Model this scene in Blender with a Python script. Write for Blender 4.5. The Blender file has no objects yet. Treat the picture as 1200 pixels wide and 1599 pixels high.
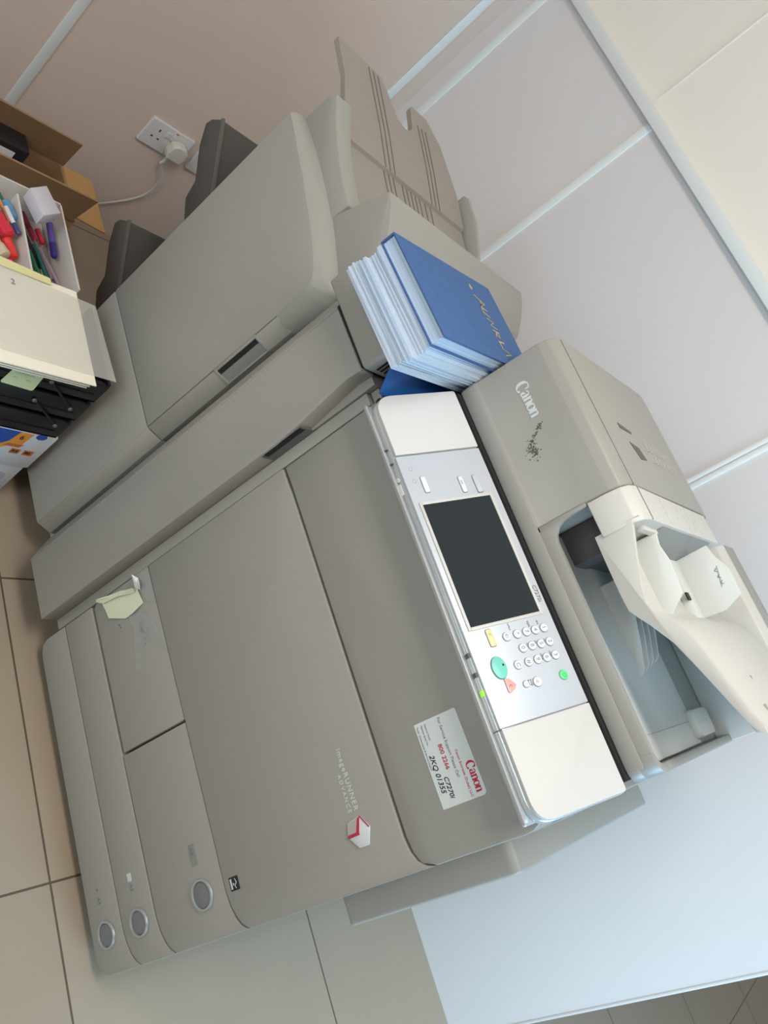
import bpy, bmesh, math, random
from mathutils import Vector, Matrix
random.seed(7)
S = bpy.context.scene
COL = S.collection

# ---------------------------------------------------------------- camera
cam = bpy.data.objects.new('camera', bpy.data.cameras.new('camera'))
COL.objects.link(cam)
r0 = Vector((0.32264, 0.58118, 0.74708)); r1 = Vector((0.87381, 0.12049, -0.47111)); r2 = Vector((-0.36382, 0.80480, -0.46897))
m = Matrix([(r0[i], -r1[i], -r2[i]) for i in range(3)]).to_4x4()
cam.matrix_world = Matrix.Translation((0.575, -0.92, 1.42)) @ m
cam.data.sensor_fit = 'VERTICAL'; cam.data.sensor_height = 24.0
cam.data.lens = 1247.23 / 1599 * 24.0
cam.data.clip_start = 0.02
S.camera = cam

# ---------------------------------------------------------------- light, exposure
S.view_settings.view_transform = 'Standard'; S.view_settings.look = 'None'
S.view_settings.gamma = 1; S.view_settings.use_curve_mapping = False
S.view_settings.exposure = 0.34
w = bpy.data.worlds.new('room_ambient'); S.world = w; w.use_nodes = True
w.node_tree.nodes['Background'].inputs[0].default_value = (1.0, 0.99, 0.98, 1)
w.node_tree.nodes['Background'].inputs[1].default_value = 0.26

def area(name, loc, target, sx, sy, energy, color):
    l = bpy.data.lights.new(name, 'AREA'); l.shape = 'RECTANGLE'; l.size = sx; l.size_y = sy
    l.energy = energy; l.color = color
    o = bpy.data.objects.new(name, l); COL.objects.link(o); o.location = loc
    d = Vector(target) - Vector(loc)
    o.rotation_euler = d.to_track_quat('-Z', 'Y').to_euler()
    return o
area('window_daylight', (2.5, 0.45, 0.95), (0.9, 0.8, 0.7), 0.8, 1.3, 48, (0.40, 0.72, 1.0))
area('ceiling_and_fill_light', (0.45, -0.55, 2.62), (0.40, 0.1, 0), 1.2, 0.6, 22, (1.0, 0.93, 0.85))
area('ceiling_and_fill_light', (0.8, -3.2, 2.62), (0.6, 0.1, 1.0), 1.2, 0.6, 24, (0.96, 0.97, 1.0))  # unseen fill light, added to brighten the feeder output tray
area('window_daylight_front', (0.1, -2.9, 1.2), (0.1, 0, 0.7), 1.3, 0.9, 12, (0.62, 0.88, 1.0))

# ---------------------------------------------------------------- materials
MATS = {}
def mat(name, col, rough=0.5, metal=0.0, var=0.03, scale=14.0, coat=0.0, emit=None, alpha=1.0, spec=0.5, bump=0.0, bscale=400, trans=0.0):
    if name in MATS: return MATS[name]
    m = bpy.data.materials.new(name); m.use_nodes = True
    n = m.node_tree.nodes; l = m.node_tree.links; b = n['Principled BSDF']
    b.inputs['Roughness'].default_value = rough; b.inputs['Metallic'].default_value = metal
    b.inputs['Coat Weight'].default_value = coat; b.inputs['Coat Roughness'].default_value = 0.15
    b.inputs['Specular IOR Level'].default_value = spec
    b.inputs['Alpha'].default_value = alpha; b.inputs['Transmission Weight'].default_value = trans
    tc = n.new('ShaderNodeTexCoord'); no = n.new('ShaderNodeTexNoise'); no.inputs['Scale'].default_value = scale
    no.inputs['Detail'].default_value = 4
    mr = n.new('ShaderNodeMapRange'); mr.inputs['To Min'].default_value = 1 - var; mr.inputs['To Max'].default_value = 1 + var
    mx = n.new('ShaderNodeMix'); mx.data_type = 'RGBA'; mx.blend_type = 'MULTIPLY'; mx.inputs[0].default_value = 1
    mx.inputs[6].default_value = (*col, 1)
    l.new(tc.outputs['Object'], no.inputs['Vector']); l.new(no.outputs['Fac'], mr.inputs['Value'])
    l.new(mr.outputs[0], mx.inputs[7]); l.new(mx.outputs[2], b.inputs['Base Color'])
    if bump:
        n2 = n.new('ShaderNodeTexNoise'); n2.inputs['Scale'].default_value = bscale
        bp = n.new('ShaderNodeBump'); bp.inputs['Strength'].default_value = bump; bp.inputs['Distance'].default_value = 0.0005
        l.new(tc.outputs['Object'], n2.inputs['Vector']); l.new(n2.outputs['Fac'], bp.inputs['Height']); l.new(bp.outputs[0], b.inputs['Normal'])
    if emit:
        b.inputs['Emission Color'].default_value = (*emit[0], 1); b.inputs['Emission Strength'].default_value = emit[1]
    MATS[name] = m
    return m
def sr(r, g, b):
    f = lambda c: (c / 255 / 12.92) if c <= 10 else ((c / 255 + 0.055) / 1.055) ** 2.4
    return (f(r), f(g), f(b))
GREY = mat('warm_grey_plastic', sr(155, 152, 145), 0.42, bump=0.25, var=0.02)
GREYD = mat('seam_black', (0.012, 0.012, 0.012), 0.8)
DARKP = mat('dark_grey_plastic', sr(76, 72, 67), 0.5)
TRAYG = mat('taupe_tray_plastic', sr(150, 141, 133), 0.5)
RIB = mat('taupe_rib_plastic', sr(112, 104, 98), 0.6)
WHITE = mat('off_white_plastic', sr(208, 207, 204), 0.5, var=0.01)
WHITE2 = mat('matt_off_white_plastic', sr(206, 204, 198), 0.45, var=0.01)
SILV = mat('silver_plastic', sr(200, 204, 210), 0.42, metal=0.15, var=0.01)
LIP = mat('satin_silver_trim', sr(196, 199, 200), 0.25, metal=0.35, var=0.01)
SCREEN = mat('black_touch_glass', sr(34, 38, 42), 0.12, var=0.05, coat=0.3)
PRINTW = mat('pale_print', sr(205, 212, 210), 0.5)
PRINTG = mat('grey_print', sr(120, 124, 128), 0.6)
PRINTK = mat('black_ink', sr(30, 32, 38), 0.6)
PRINTR = mat('red_print', sr(186, 42, 66), 0.5)
PAPER = mat('white_paper', sr(226, 228, 226), 0.7)
INKP = mat('faint_ink', sr(150, 158, 166), 0.7)

def wallmat(name, col, rough=0.55):
    return mat(name, col, rough, var=0.025, scale=2.5, bump=0.1, bscale=60)
WALL = wallmat('painted_panel', sr(220, 215, 213))
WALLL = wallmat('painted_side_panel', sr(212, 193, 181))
WALLU = wallmat('upper_panel', sr(236, 229, 219))
BATTEN = wallmat('white_profile', sr(225, 230, 229), 0.35)

def floor_material():
    m = bpy.data.materials.new('beige_floor_tiles'); m.use_nodes = True
    n = m.node_tree.nodes; l = m.node_tree.links; b = n['Principled BSDF']
    tc = n.new('ShaderNodeTexCoord'); mp = n.new('ShaderNodeMapping')
    mp.inputs['Location'].default_value = (-0.443 + 6.0, 0.043 + 6.0, 0)
    br = n.new('ShaderNodeTexBrick'); br.offset = 0; br.squash = 1
    for k, v in (('Scale', 1.0), ('Mortar Size', 0.0022), ('Mortar Smooth', 0.1), ('Brick Width', 0.6), ('Row Height', 0.6), ('Bias', 0)):
        br.inputs[k].default_value = v
    br.inputs['Color1'].default_value = (*sr(164, 148, 128), 1); br.inputs['Color2'].default_value = (*sr(161, 145, 125), 1)
    br.inputs['Mortar'].default_value = (*sr(92, 80, 66), 1)
    no = n.new('ShaderNodeTexNoise'); no.inputs['Scale'].default_value = 5; no.inputs['Detail'].default_value = 6
    mr = n.new('ShaderNodeMapRange'); mr.inputs['To Min'].default_value = 0.93; mr.inputs['To Max'].default_value = 1.06
    mx = n.new('ShaderNodeMix'); mx.data_type = 'RGBA'; mx.blend_type = 'MULTIPLY'; mx.inputs[0].default_value = 1
    l.new(tc.outputs['Object'], mp.inputs['Vector']); l.new(mp.outputs[0], br.inputs['Vector'])
    l.new(tc.outputs['Object'], no.inputs['Vector']); l.new(no.outputs['Fac'], mr.inputs['Value'])
    l.new(br.outputs['Color'], mx.inputs[6]); l.new(mr.outputs[0], mx.inputs[7]); l.new(mx.outputs[2], b.inputs['Base Color'])
    bp = n.new('ShaderNodeBump'); bp.inputs['Strength'].default_value = 0.4; bp.inputs['Distance'].default_value = 0.002; bp.invert = True
    l.new(br.outputs['Fac'], bp.inputs['Height']); l.new(bp.outputs[0], b.inputs['Normal'])
    b.inputs['Roughness'].default_value = 0.38
    return m

# ---------------------------------------------------------------- geometry helpers
def frame(o, X, Y):
    X = Vector(X).normalized(); Y = Vector(Y).normalized(); N = X.cross(Y)
    return Matrix(((X[0], Y[0], N[0], o[0]), (X[1], Y[1], N[1], o[1]), (X[2], Y[2], N[2], o[2]), (0, 0, 0, 1)))
FRONT = frame((0, 0, 0), (1, 0, 0), (0, 0, 1))      # local (x, z), depth = -y
SIDE = frame((0, 0, 0), (0, 1, 0), (0, 0, 1))       # local (y, z), depth = +x
TOP = frame((0, 0, 0), (1, 0, 0), (0, 1, 0))        # local (x, y), depth = +z
PANEL = frame((0, -.023, .949), (1, 0, 0), (0, .86643, .4993))

def rr(pts, r, seg=5):
    """polygon with rounded corners; r is one radius or one per corner"""
    n = len(pts); rs = r if isinstance(r, (list, tuple)) else [r] * n; out = []
    for i in range(n):
        p = Vector(pts[i]); a = Vector(pts[i - 1]); b = Vector(pts[(i + 1) % n]); R = rs[i]
        if R <= 0: out.append(tuple(p)); continue
        u = (a - p); v = (b - p); lu, lv = u.length, v.length; u /= lu; v /= lv
        ang = math.acos(max(-1, min(1, u.dot(v)))); t = min(R / math.tan(ang / 2), lu * .49, lv * .49)
        p1 = p + u * t; p2 = p + v * t
        for k in range(seg + 1):
            s = k / seg; out.append(tuple((1 - s) ** 2 * p1 + 2 * s * (1 - s) * p + s * s * p2))
    return out
def rect(x0, y0, x1, y1): return [(x0, y0), (x1, y0), (x1, y1), (x0, y1)]

def bm_prism(bm, M, pts, t0, t1, bev=0.0, seg=2, minang=35):
    a = 0
    for i in range(len(pts)):
        x0, y0 = pts[i][:2]; x1, y1 = pts[(i + 1) % len(pts)][:2]; a += x0 * y1 - x1 * y0
    if a < 0: pts = pts[::-1]
    if t0 > t1: t0, t1 = t1, t0
    lo = [bm.verts.new(M @ Vector((p[0], p[1], t0))) for p in pts]
    hi = [bm.verts.new(M @ Vector((p[0], p[1], t1))) for p in pts]
    fs = [bm.faces.new(lo[::-1]), bm.faces.new(hi)]
    n = len(pts)
    for i in range(n): fs.append(bm.faces.new((lo[i], lo[(i + 1) % n], hi[(i + 1) % n], hi[i])))
    if bev > 0:
        bm.normal_update()
        es = {e for f in fs for e in f.edges if len(e.link_faces) == 2 and e.calc_face_angle(0) > math.radians(minang)}
        bmesh.ops.bevel(bm, geom=list(es), offset=bev, offset_type='OFFSET', segments=seg, profile=0.5, affect='EDGES', clamp_overlap=True)
def bm_box(bm, x0, y0, z0, x1, y1, z1, bev=0.0, seg=2):
    bm_prism(bm, TOP, rect(min(x0, x1), min(y0, y1), max(x0, x1), max(y0, y1)), z0, z1, bev, seg)
def bm_tube(bm, pts, r, n=10, cap=True):
    pts = [Vector(p) for p in pts]; rs = r if isinstance(r, (list, tuple)) else [r] * len(pts)
    rings = []; ref = None
    for i, p in enumerate(pts):
        t = (pts[min(i + 1, len(pts) - 1)] - pts[max(i - 1, 0)]).normalized()
        if ref is None:
            ref = Vector((0, 0, 1)) if abs(t.z) < .9 else Vector((1, 0, 0))
        u = (ref - t * ref.dot(t)).normalized(); v = t.cross(u); ref = u
        rings.append([bm.verts.new(p + (u * math.cos(2 * math.pi * k / n) + v * math.sin(2 * math.pi * k / n)) * rs[i]) for k in range(n)])
    for a, b in zip(rings, rings[1:]):
        for k in range(n): bm.faces.new((a[k], a[(k + 1) % n], b[(k + 1) % n], b[k]))
    if cap: bm.faces.new(rings[0][::-1]); bm.faces.new(rings[-1])
def bm_grid(bm, f, nu, nv):
    """surface f(u,v)->point"""
    g = [[bm.verts.new(f(i / nu, j / nv)) for j in range(nv + 1)] for i in range(nu + 1)]
    for i in range(nu):
        for j in range(nv): bm.faces.new((g[i][j], g[i + 1][j], g[i + 1][j + 1], g[i][j + 1]))

def link(name, bm, material, parent=None, origin=None, **props):
    me = bpy.data.meshes.new(name)
    bmesh.ops.recalc_face_normals(bm, faces=bm.faces)
    if origin is None:
        origin = WLOC[parent.name] if parent is not None else (0, 0, 0)
    bmesh.ops.translate(bm, verts=bm.verts, vec=-Vector(origin))
    bm.to_mesh(me); bm.free()
    for p in me.polygons: p.use_smooth = True
    me.set_sharp_from_angle(angle=math.radians(38))
    me.materials.append(material)
    o = bpy.data.objects.new(name, me); COL.objects.link(o)
    if parent is not None:
        o.parent = parent; WLOC[o.name] = WLOC[parent.name]
    else:
        o.location = origin; WLOC[o.name] = tuple(origin)
    for k, v in props.items(): o[k] = v
    return o
WLOC = {}
def thing(name, label, cat, loc, group=None):
    o = bpy.data.objects.new(name, None); COL.objects.link(o); o.location = loc; o.empty_display_size = .1
    o['label'] = label; o['category'] = cat
    if group: o['group'] = group
    WLOC[o.name] = tuple(loc)
    return o
def prism(name, M, pts, t0, t1, material, parent=None, bev=0.0, seg=2, **k):
    bm = bmesh.new(); bm_prism(bm, M, pts, t0, t1, bev, seg); return link(name, bm, material, parent, **k)
def box(name, x0, y0, z0, x1, y1, z1, material, parent=None, bev=0.0, seg=2, **k):
    bm = bmesh.new(); bm_box(bm, x0, y0, z0, x1, y1, z1, bev, seg); return link(name, bm, material, parent, **k)
def disc_pts(cx, cy, rx, ry=None, n=28):
    ry = ry or rx
    return [(cx + rx * math.cos(2 * math.pi * i / n), cy + ry * math.sin(2 * math.pi * i / n)) for i in range(n)]

def text_bm(bm, body, M, size, depth=0.0003, shear=0.0, bold=0.0, spacing=1.0, sx=1.0):
    cu = bpy.data.curves.new('t', 'FONT'); cu.body = body; cu.size = size; cu.extrude = depth; cu.shear = shear
    cu.offset = bold; cu.space_character = spacing; cu.resolution_u = 3
    o = bpy.data.objects.new('t', cu); COL.objects.link(o)
    dg = bpy.context.evaluated_depsgraph_get(); dg.update()
    me = bpy.data.meshes.new_from_object(o.evaluated_get(dg))
    bpy.data.objects.remove(o); bpy.data.curves.remove(cu)
    t = bmesh.new(); t.from_mesh(me); bpy.data.meshes.remove(me)
    bmesh.ops.transform(t, matrix=M @ Matrix.Diagonal((sx, 1, 1, 1)), verts=t.verts)
    tmp = bpy.data.meshes.new('t'); t.to_mesh(tmp); t.free(); bm.from_mesh(tmp); bpy.data.meshes.remove(tmp)
def text(name, items, material, parent):
    """items: (string, base matrix, u, v, size, kwargs)"""
    bm = bmesh.new()
    for body, M, u, v, size, kw in items:
        text_bm(bm, body, M @ Matrix.Translation((u, v, kw.pop('t', 0.0003))), size, **kw)
    return link(name, bm, material, parent)

def stroke(bm, M, pts, ws, t0, t1):
    """variable-width stroke as a solid strip"""
    P = [Vector(p) for p in pts]; L = []; Rr = []
    for i, p in enumerate(P):
        d = (P[min(i + 1, len(P) - 1)] - P[max(i - 1, 0)]).normalized(); nn = Vector((-d.y, d.x))
        L.append(p + nn * ws[i] / 2); Rr.append(p - nn * ws[i] / 2)
    for i in range(len(P) - 1):
        bm_prism(bm, M, [tuple(L[i]), tuple(L[i + 1]), tuple(Rr[i + 1]), tuple(Rr[i])], t0, t1)
def arc(cx, cy, rx, ry, a0, a1, wmin, wmax, n=18):
    pts = []; ws = []
    for i in range(n + 1):
        a = math.radians(a0 + (a1 - a0) * i / n); pts.append((cx + rx * math.cos(a), cy + ry * math.sin(a)))
        ws.append(wmin + (wmax - wmin) * abs(math.cos(a)) ** 1.5)
    return pts, ws
def canon_logo(bm, M, u, v, h, t=0.0003):
    """serif wordmark, total width about 4.3 h (h = x-height)"""
    def tr(pw): return [(u + p[0] * h, v + p[1] * h) for p in pw[0]], [x * h for x in pw[1]]
    def st(p, w): stroke(bm, M, [(u + a * h, v + b * h) for a, b in p], [x * h for x in w], 0, t)
    # C : taller, drops below
    a, b = tr(arc(0.62, 0.55, 0.5, 0.72, 50, 318, 0.10, 0.36)); stroke(bm, M, a, b, 0, t)
    st([(0.93, 1.17), (0.98, 0.72)], [0.26, 0.05])
    x = 1.22                                                                  # a
    st([(x + .05, .78), (x + .2, .93), (x + .36, .95), (x + .5, .84), (x + .52, .6), (x + .52, .14), (x + .6, .03), (x + .74, .08)], [.2, .12, .1, .16, .26, .26, .12, .06])
    a, b = tr(arc(x + .26, .27, .2, .24, 80, 330, .08, .26)); stroke(bm, M, a, b, 0, t)
    def n_(x):
        st([(x + .14, 0), (x + .14, .97)], [.26, .26]); st([(x - .02, .93), (x + .14, .95)], [.07, .07])
        st([(x - .04, .03), (x + .32, .03)], [.06, .06]); st([(x + .45, .03), (x + .82, .03)], [.06, .06])
        st([(x + .26, .74), (x + .4, .93), (x + .54, .95), (x + .63, .8), (x + .64, .5), (x + .64, 0)], [.06, .1, .14, .26, .27, .27])
    n_(1.98)
    a, b = tr(arc(3.2, .49, .33, .44, 0, 360, .08, .28, 26)); stroke(bm, M, a, b, 0, t)
    n_(3.62)

# ================================================================= SETTING
XL, YB = -1.385, 0.935
bm = bmesh.new(); bm_box(bm, XL - .1, -4.2, -.05, 5.0, 6.0, 0); link('floor', bm, floor_material(), kind='structure')
bm = bmesh.new(); bm_box(bm, XL - .1, -4.2, 2.7, 5.0, 6.0, 2.75); link('ceiling', bm, wallmat('ceiling_white', sr(225, 225, 222)), kind='structure')
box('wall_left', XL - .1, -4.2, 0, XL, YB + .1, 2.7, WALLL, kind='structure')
box('wall_back', XL, YB, 0, 1.05, YB + .09, 1.445, WALL, kind='structure')
box('wall_back_upper', XL, YB + .008, 1.445, 1.05, YB + .082, 2.7, WALLU, kind='structure')
def trim(name, *a, mt=BATTEN, bev=.0015): return box(name, *a, mt, bev=bev, kind='structure')
trim('trim_1', XL, YB - .02, 1.436, 1.055, YB + .008, 1.464)                  # horizontal rail
bm = bmesh.new(); bm_box(bm, -.772, YB - .004, 0, -.749, YB, 1.436, .001); link('trim_2', bm, BATTEN, kind='structure')
bm = bmesh.new(); bm_box(bm, .072, YB - .004, 0, .083, YB, 1.436, .001); bm_box(bm, .086, YB - .004, 0, .098, YB, 1.436, .001); link('trim_3', bm, BATTEN, kind='structure')
trim('trim_4', XL + .055, YB - .004, 0, XL + .082, YB, 1.436)
trim('trim_5', XL, YB - .085, 0, XL + .004, YB - .055, 2.7)
trim('trim_6', XL, .022, 0, XL + .004, .048, 2.7)
trim('trim_7', -.822, YB + .005, 1.464, -.814, YB + .008, 2.7, mt=WALLU)
trim('trim_8', 1.046, YB - .0008, 0, 1.054, YB + .0908, 2.7, mt=WALL)

# ceiling lamp (where the room's light comes from)
cl = thing('ceiling_and_fill_lamp', 'white rectangular ceiling light panel right above the copier front', 'lamp', (.45, -.55, 2.66))
box('lamp_frame', -.19, -.88, 2.655, 1.09, -.22, 2.7, WHITE, cl, .003)
box('diffuser', -.15, -.86, 2.645, 1.05, -.24, 2.656, mat('lamp_diffuser', (.9, .9, .9), .5, emit=((1, .95, .88), 3.0)), cl)

fill_lamp = thing('ceiling_and_fill_lamp', 'added white rectangular fill light panel nearer the middle of the room', 'lamp', (.8, -3.2, 2.66))  # body of the added fill light, out of view
box('lamp_frame', .16, -3.53, 2.655, 1.44, -2.87, 2.7, WHITE, fill_lamp, .003)
box('diffuser', .2, -3.51, 2.645, 1.4, -2.89, 2.656, MATS['lamp_diffuser'], fill_lamp)

# ================================================================= PHOTOCOPIER
cp = thing('photocopier', 'large warm grey office photocopier with slanted control panel and white document feeder', 'photocopier', (.31, .36, 0))
bm = bmesh.new()
bm_box(bm, .004, .018, .03, .616, .74, .915)
link('body_core', bm, GREYD, cp)
bm = bmesh.new()
bm_box(bm, .0, .024, .035, .006, .745, .93, .002); bm_box(bm, .614, .03, .035, .621, .745, .925, .002)
bm_box(bm, 0, .738, .04, .62, .746, .93, .002); bm_box(bm, 0, .05, .925, .62, .745, .943, .004)
link('side_panel', bm, GREY, cp)
def cast(x, y):
    b = bmesh.new(); bm_prism(b, SIDE @ Matrix.Translation((y, .02, x)), disc_pts(0, 0, .02), -.01, .01, .002)
    bm_box(b, x - .008, y - .008, .02, x + .008, y + .008, .04); link('caster', b, DARKP, cp)
for x in (.06, .56):
    for y in (.08, .66): cast(x, y)

def cover(name, pts, r=0, y0=0.0, y1=.022, parent=cp, mt=GREY, bev=.0022):
    return prism(name, FRONT, rr(pts, r) if r else pts, -y0, -y1, mt, parent, bev)
def upturn(z, g=0.0, x1=.6205):   # rising line at the right-hand end of a seam
    return [(.558 - g, z + g), (.582 - g * .7, z + .004 + g), (.6 - g * .5, z + .011 + g), (.612 - g * .3, z + .02 + g), (x1, z + .032 + g)]
# lowest drawer
d4 = cover('paper_drawer', [(.034, .027), (.59, .027), (.606, .032), (.617, .045), (x1 := .6205, .06)] + upturn(.115)[::-1] + [(.001, .115), (.001, .05), (.008, .036), (.02, .029)])
d3 = cover('paper_drawer', [(.001, .1175)] + upturn(.1175) + upturn(.2065)[::-1] + [(.001, .2065)])
d2 = cover('paper_drawer', [(.2895, .2095)] + upturn(.2095) + [(.6205, .383 + .03), (.612, .4), (.6, .392), (.582, .386), (.558, .3835), (.2895, .3835)])
d1 = cover('paper_drawer', [(.008, .2135), (.2855, .2135), (.2855, .3835), (.001, .3835), (.001, .222)])
door = cover('front_door', [(.001, .3855), (.558, .3855), (.582, .389), (.6, .396), (.612, .405), (.6205, .418)] + [(.6205, .772), (.617, .76), (.608, .748), (.594, .741), (.575, .738), (.045, .738), (.03, .7365), (.001, .7365)], y0=-.001)
# upper cover with curved right shoulder
up = cover('upper_cover', rr([(.034, .742), (.575, .742), (.597, .745), (.613, .753), (.6205, .775), (.6205, .944), (.001, .938), (.001, .7405)], [.0, 0, 0, 0, 0, .03, .0, 0]), y0=0.0, y1=.06, bev=.004)
# left edge strip beside the bridge unit
box('edge_strip', -.022, .002, .093, -.001, .03, .925, GREY, cp, .001)
box('edge_strip', -.0225, .01, .927, -.0, .09, .943, GREY, cp, .002)
# right-hand tray cover
sc = prism('side_cover', SIDE, rr([(.1, .515), (.64, .515), (.64, .832), (.1, .832)], [.012, .02, .02, .018]), .616, .668, GREY, cp, .005, 3)
# round drawer latches
LATCH = mat('latch_grey', sr(118, 121, 122), 0.45); LRING = mat('latch_ring', sr(170, 176, 176), .3, metal=.3)
def latch(cx, cz, parent, y=0.0, ring=LRING, r=.0235):
    b = bmesh.new(); n = 32
    prof = [(r, .001), (r - .001, .004), (r - .004, .004), (r - .0052, -.001), (r - .0052, -.004)]
    rings = [[b.verts.new((cx + p * math.cos(2 * math.pi * i / n), y - q, cz + p * math.sin(2 * math.pi * i / n))) for i in range(n)] for p, q in prof]
    for A, B in zip(rings, rings[1:]):
        for i in range(n): b.faces.new((A[i], A[(i + 1) % n], B[(i + 1) % n], B[i]))
    o = link('latch_ring', b, ring, parent)
    prism('latch_button', FRONT, disc_pts(cx, cz, r - .0055), -y + .0005, -y + .0025, LATCH, parent, .0008)
latch(.557, .072, d4); latch(.557, .165, d3); latch(.552, .332, d2, r=.0245)
b = bmesh.new(); bm_prism(b, FRONT, rr(rect(.474, .322, .508, .337), .002), 0, .0006); link('drawer_label', b, mat('drawer_label_grey', sr(138, 138, 134), .5), d2)
text('printed_mark', [('A4', FRONT, .478, .3255, .011, {'t': .0007})], PRINTG, d2)
b = bmesh.new(); bm_prism(b, FRONT, rect(.477, .156, .49, .166), 0, .0006); link('drawer_label', b, PRINTW, d3)
text('printed_mark', [('A3', FRONT, .494, .158, .011, {})], PRINTG, d3)
text('printed_mark', [('A3', FRONT, .494, .063, .011, {}), ('4', FRONT, .479, .063, .011, {})], PRINTG, d4)
# energy sticker on the door
b = bmesh.new(); bm_prism(b, FRONT, rr(rect(.543, .398, .563, .418), .001), .001, .0016); es = link('energy_sticker', b, PRINTK, door)
b = bmesh.new()
stroke(b, FRONT, [(.546, .411), (.552, .4135), (.556, .409), (.5605, .411)], [.001, .0016, .0016, .0008], .0016, .0019)
bm_prism(b, FRONT, rect(.5455, .4, .5605, .4035), .0016, .0019); bm_prism(b, FRONT, [(.5535, .4085), (.556, .4055), (.5515, .4055)], .0016, .0019)
link('sticker_print', b, PRINTW, es)
# wordmark on the door
text('door_lettering', [('imageRUNNER', FRONT, .434, .6735, .0118, {'spacing': 1.22, 't': .001}), ('ADVANCE', FRONT, .468, .6625, .0088, {'spacing': 1.45, 't': .001})], PRINTW, door)
# hexagonal badge
hx = [(.529, .680), (.547, .692), (.569, .682), (.569, .665), (.551, .650), (.533, .6565)]
bd = prism('cube_badge', FRONT, hx, 0, .003, mat('badge_white', sr(222, 226, 228), .25, metal=.2), door, .0006)
b = bmesh.new(); bm_prism(b, FRONT, [(.5305, .6775), (.5495, .6685), (.5503, .6515), (.5340, .6575)], .003, .0034); link('badge_face', b, mat('badge_shade', sr(186, 178, 174), .4, metal=.2), bd)
b = bmesh.new()
stroke(b, FRONT, [(.5295, .6805), (.547, .6915)], [.0016, .0016], .003, .0037)
bm_prism(b, FRONT, [(.5295, .6805), (.5505, .6715), (.5525, .6725), (.553, .6515), (.551, .6505), (.5485, .652), (.548, .6675), (.531, .676)], .003, .0037)
link('badge_stripe', b, PRINTR, bd)

# ---- control panel
pn = bmesh.new()
outer = rr([(.006, -.006), (.616, -.006), (.616, .139), (.006, .139)], [.034, .034, .006, .006], 8)
bm_prism(pn, PANEL, outer, -.024, -.0045, .005, 3)
panel = link('control_panel', pn, LIP, cp)
# tray supporting the panel, curving down on to the upper cover
pts = [(-.03, .935), (-.027, .9265), (-.012, .9185), (.03, .916), (.14, .93), (.14, .995), (.095, .992), (-.02, .933)]
prism('panel_base', SIDE, pts, .012, .611, LIP, panel, .004, 3)
prism('panel_plate', PANEL, rect(.1095, -.004, .4985, .137), -.006, 0.0, SILV, panel, .0012)
prism('panel_flap', PANEL, rr([(.0085, -.003), (.1075, -.003), (.1075, .136), (.0085, .136)], [.03, .001, .001, .004], 8), -.006, .0015, WHITE, panel, .0018, 3)
prism('panel_flap', PANEL, rr([(.5, -.003), (.6135, -.003), (.6135, .136), (.5, .136)], [.001, .03, .004, .001], 8), -.006, .0015, WHITE, panel, .0018, 3)
# front lip details: segments, side buttons, status lamp
LF = frame((0, -.03, .9435), (1, 0, 0), (0, .25, 1))
SEAM = mat('grey_seam', sr(92, 95, 98), .5)
for q, t0, t1 in [(rect(x, -.0105, x + .0009, -.006), -.018, -.0072) for x in (.092, .115)] + [(rect(.4985, -.0065, .4998, .0), -.016, -.003)]:
    prism('lip_seam', PANEL, q, t0, t1, SEAM, panel)
for x in (.398, .424): prism('indicator_window', PANEL, rect(x, -.0066, x + .006, -.0035), -.012, -.0042, SEAM, panel)
prism('status_lamp', PANEL, rect(.4475, -.0066, .4545, -.0035), -.011, -.0041, mat('green_lamp', sr(150, 215, 60), .3, emit=(sr(150, 235, 50), .5)), panel)
prism('push_button', PANEL @ Matrix.Translation((.141, -.0055, -.011)) @ Matrix.Rotation(math.radians(70), 4, 'X'), disc_pts(0, 0, .0032), 0, .003, WHITE2, panel, .0006)
prism('usb_cover', PANEL @ Matrix.Translation((.1475, -.0055, -.0125)) @ Matrix.Rotation(math.radians(70), 4, 'X'), rr(rect(0, -.003, .017, .003), .002), 0, .003, WHITE2, panel, .0006)
b = bmesh.new(); bm_prism(b, PANEL, rr(rect(.0085, .006, .0115, .018), .001), -.012, -.003); link('lip_slot', b, PRINTK, panel)
# touch screen
fr = bmesh.new()
for q in (rect(.184, .004, .373, .0085), rect(.184, .1205, .373, .125), rect(.184, .0085, .1885, .1205), rect(.3685, .0085, .373, .1205)):
    bm_prism(fr, PANEL, q, 0, .0022, .0007)
link('screen_frame', fr, WHITE2, panel)
prism('touch_screen', PANEL, rect(.1885, .0085, .3685, .1205), -.001, .0009, SCREEN, panel)
# keys
KEY = mat('key_white', sr(226, 228, 230), .35); KRIM = mat('key_rim', sr(120, 124, 128), .4)
def key(cx, cy, r, mt=KEY, ry=None, sym=None, h=.0022, size=None, parent=panel):
    b = bmesh.new(); bm_prism(b, PANEL, disc_pts(cx, cy, r + .0007, (ry or r) + .0007), 0, .0004); rim = link('key_rim', b, KRIM, parent)
    k = prism('key_button', PANEL, disc_pts(cx, cy, r, ry), 0, h, mt, parent, .0007)
    if sym:
        s_ = size or r * 1.35
        text('key_symbol', [(sym, PANEL, cx - .3 * s_ * len(sym), cy - .34 * s_, s_, {'t': h + .0001, 'depth': .0001})], PRINTG, k)
    return k
for j, col in enumerate((('1', '4', '7', '*', 'ID'), ('2', '5', '8', '0'), ('3', '6', '9', '#', 'C'))):
    cx = (.391, .4105, .4295)[j]
    for i, s_ in enumerate(col):
        cy = (.1165, .102, .0875, .0725, .0555)[i]
        key(cx + (.0005 if i < 2 else 0), cy, .0056, sym=s_, size=.0085 if len(s_) == 1 else .006)
key(.4565, .0735, .0062, sym='o', size=.007); key(.4555, .056, .0042)
key(.4575, .1165, .0062, mt=mat('lit_green_key', sr(90, 220, 130), .3, emit=(sr(60, 220, 110), .35)), sym='O', size=.008)
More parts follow.
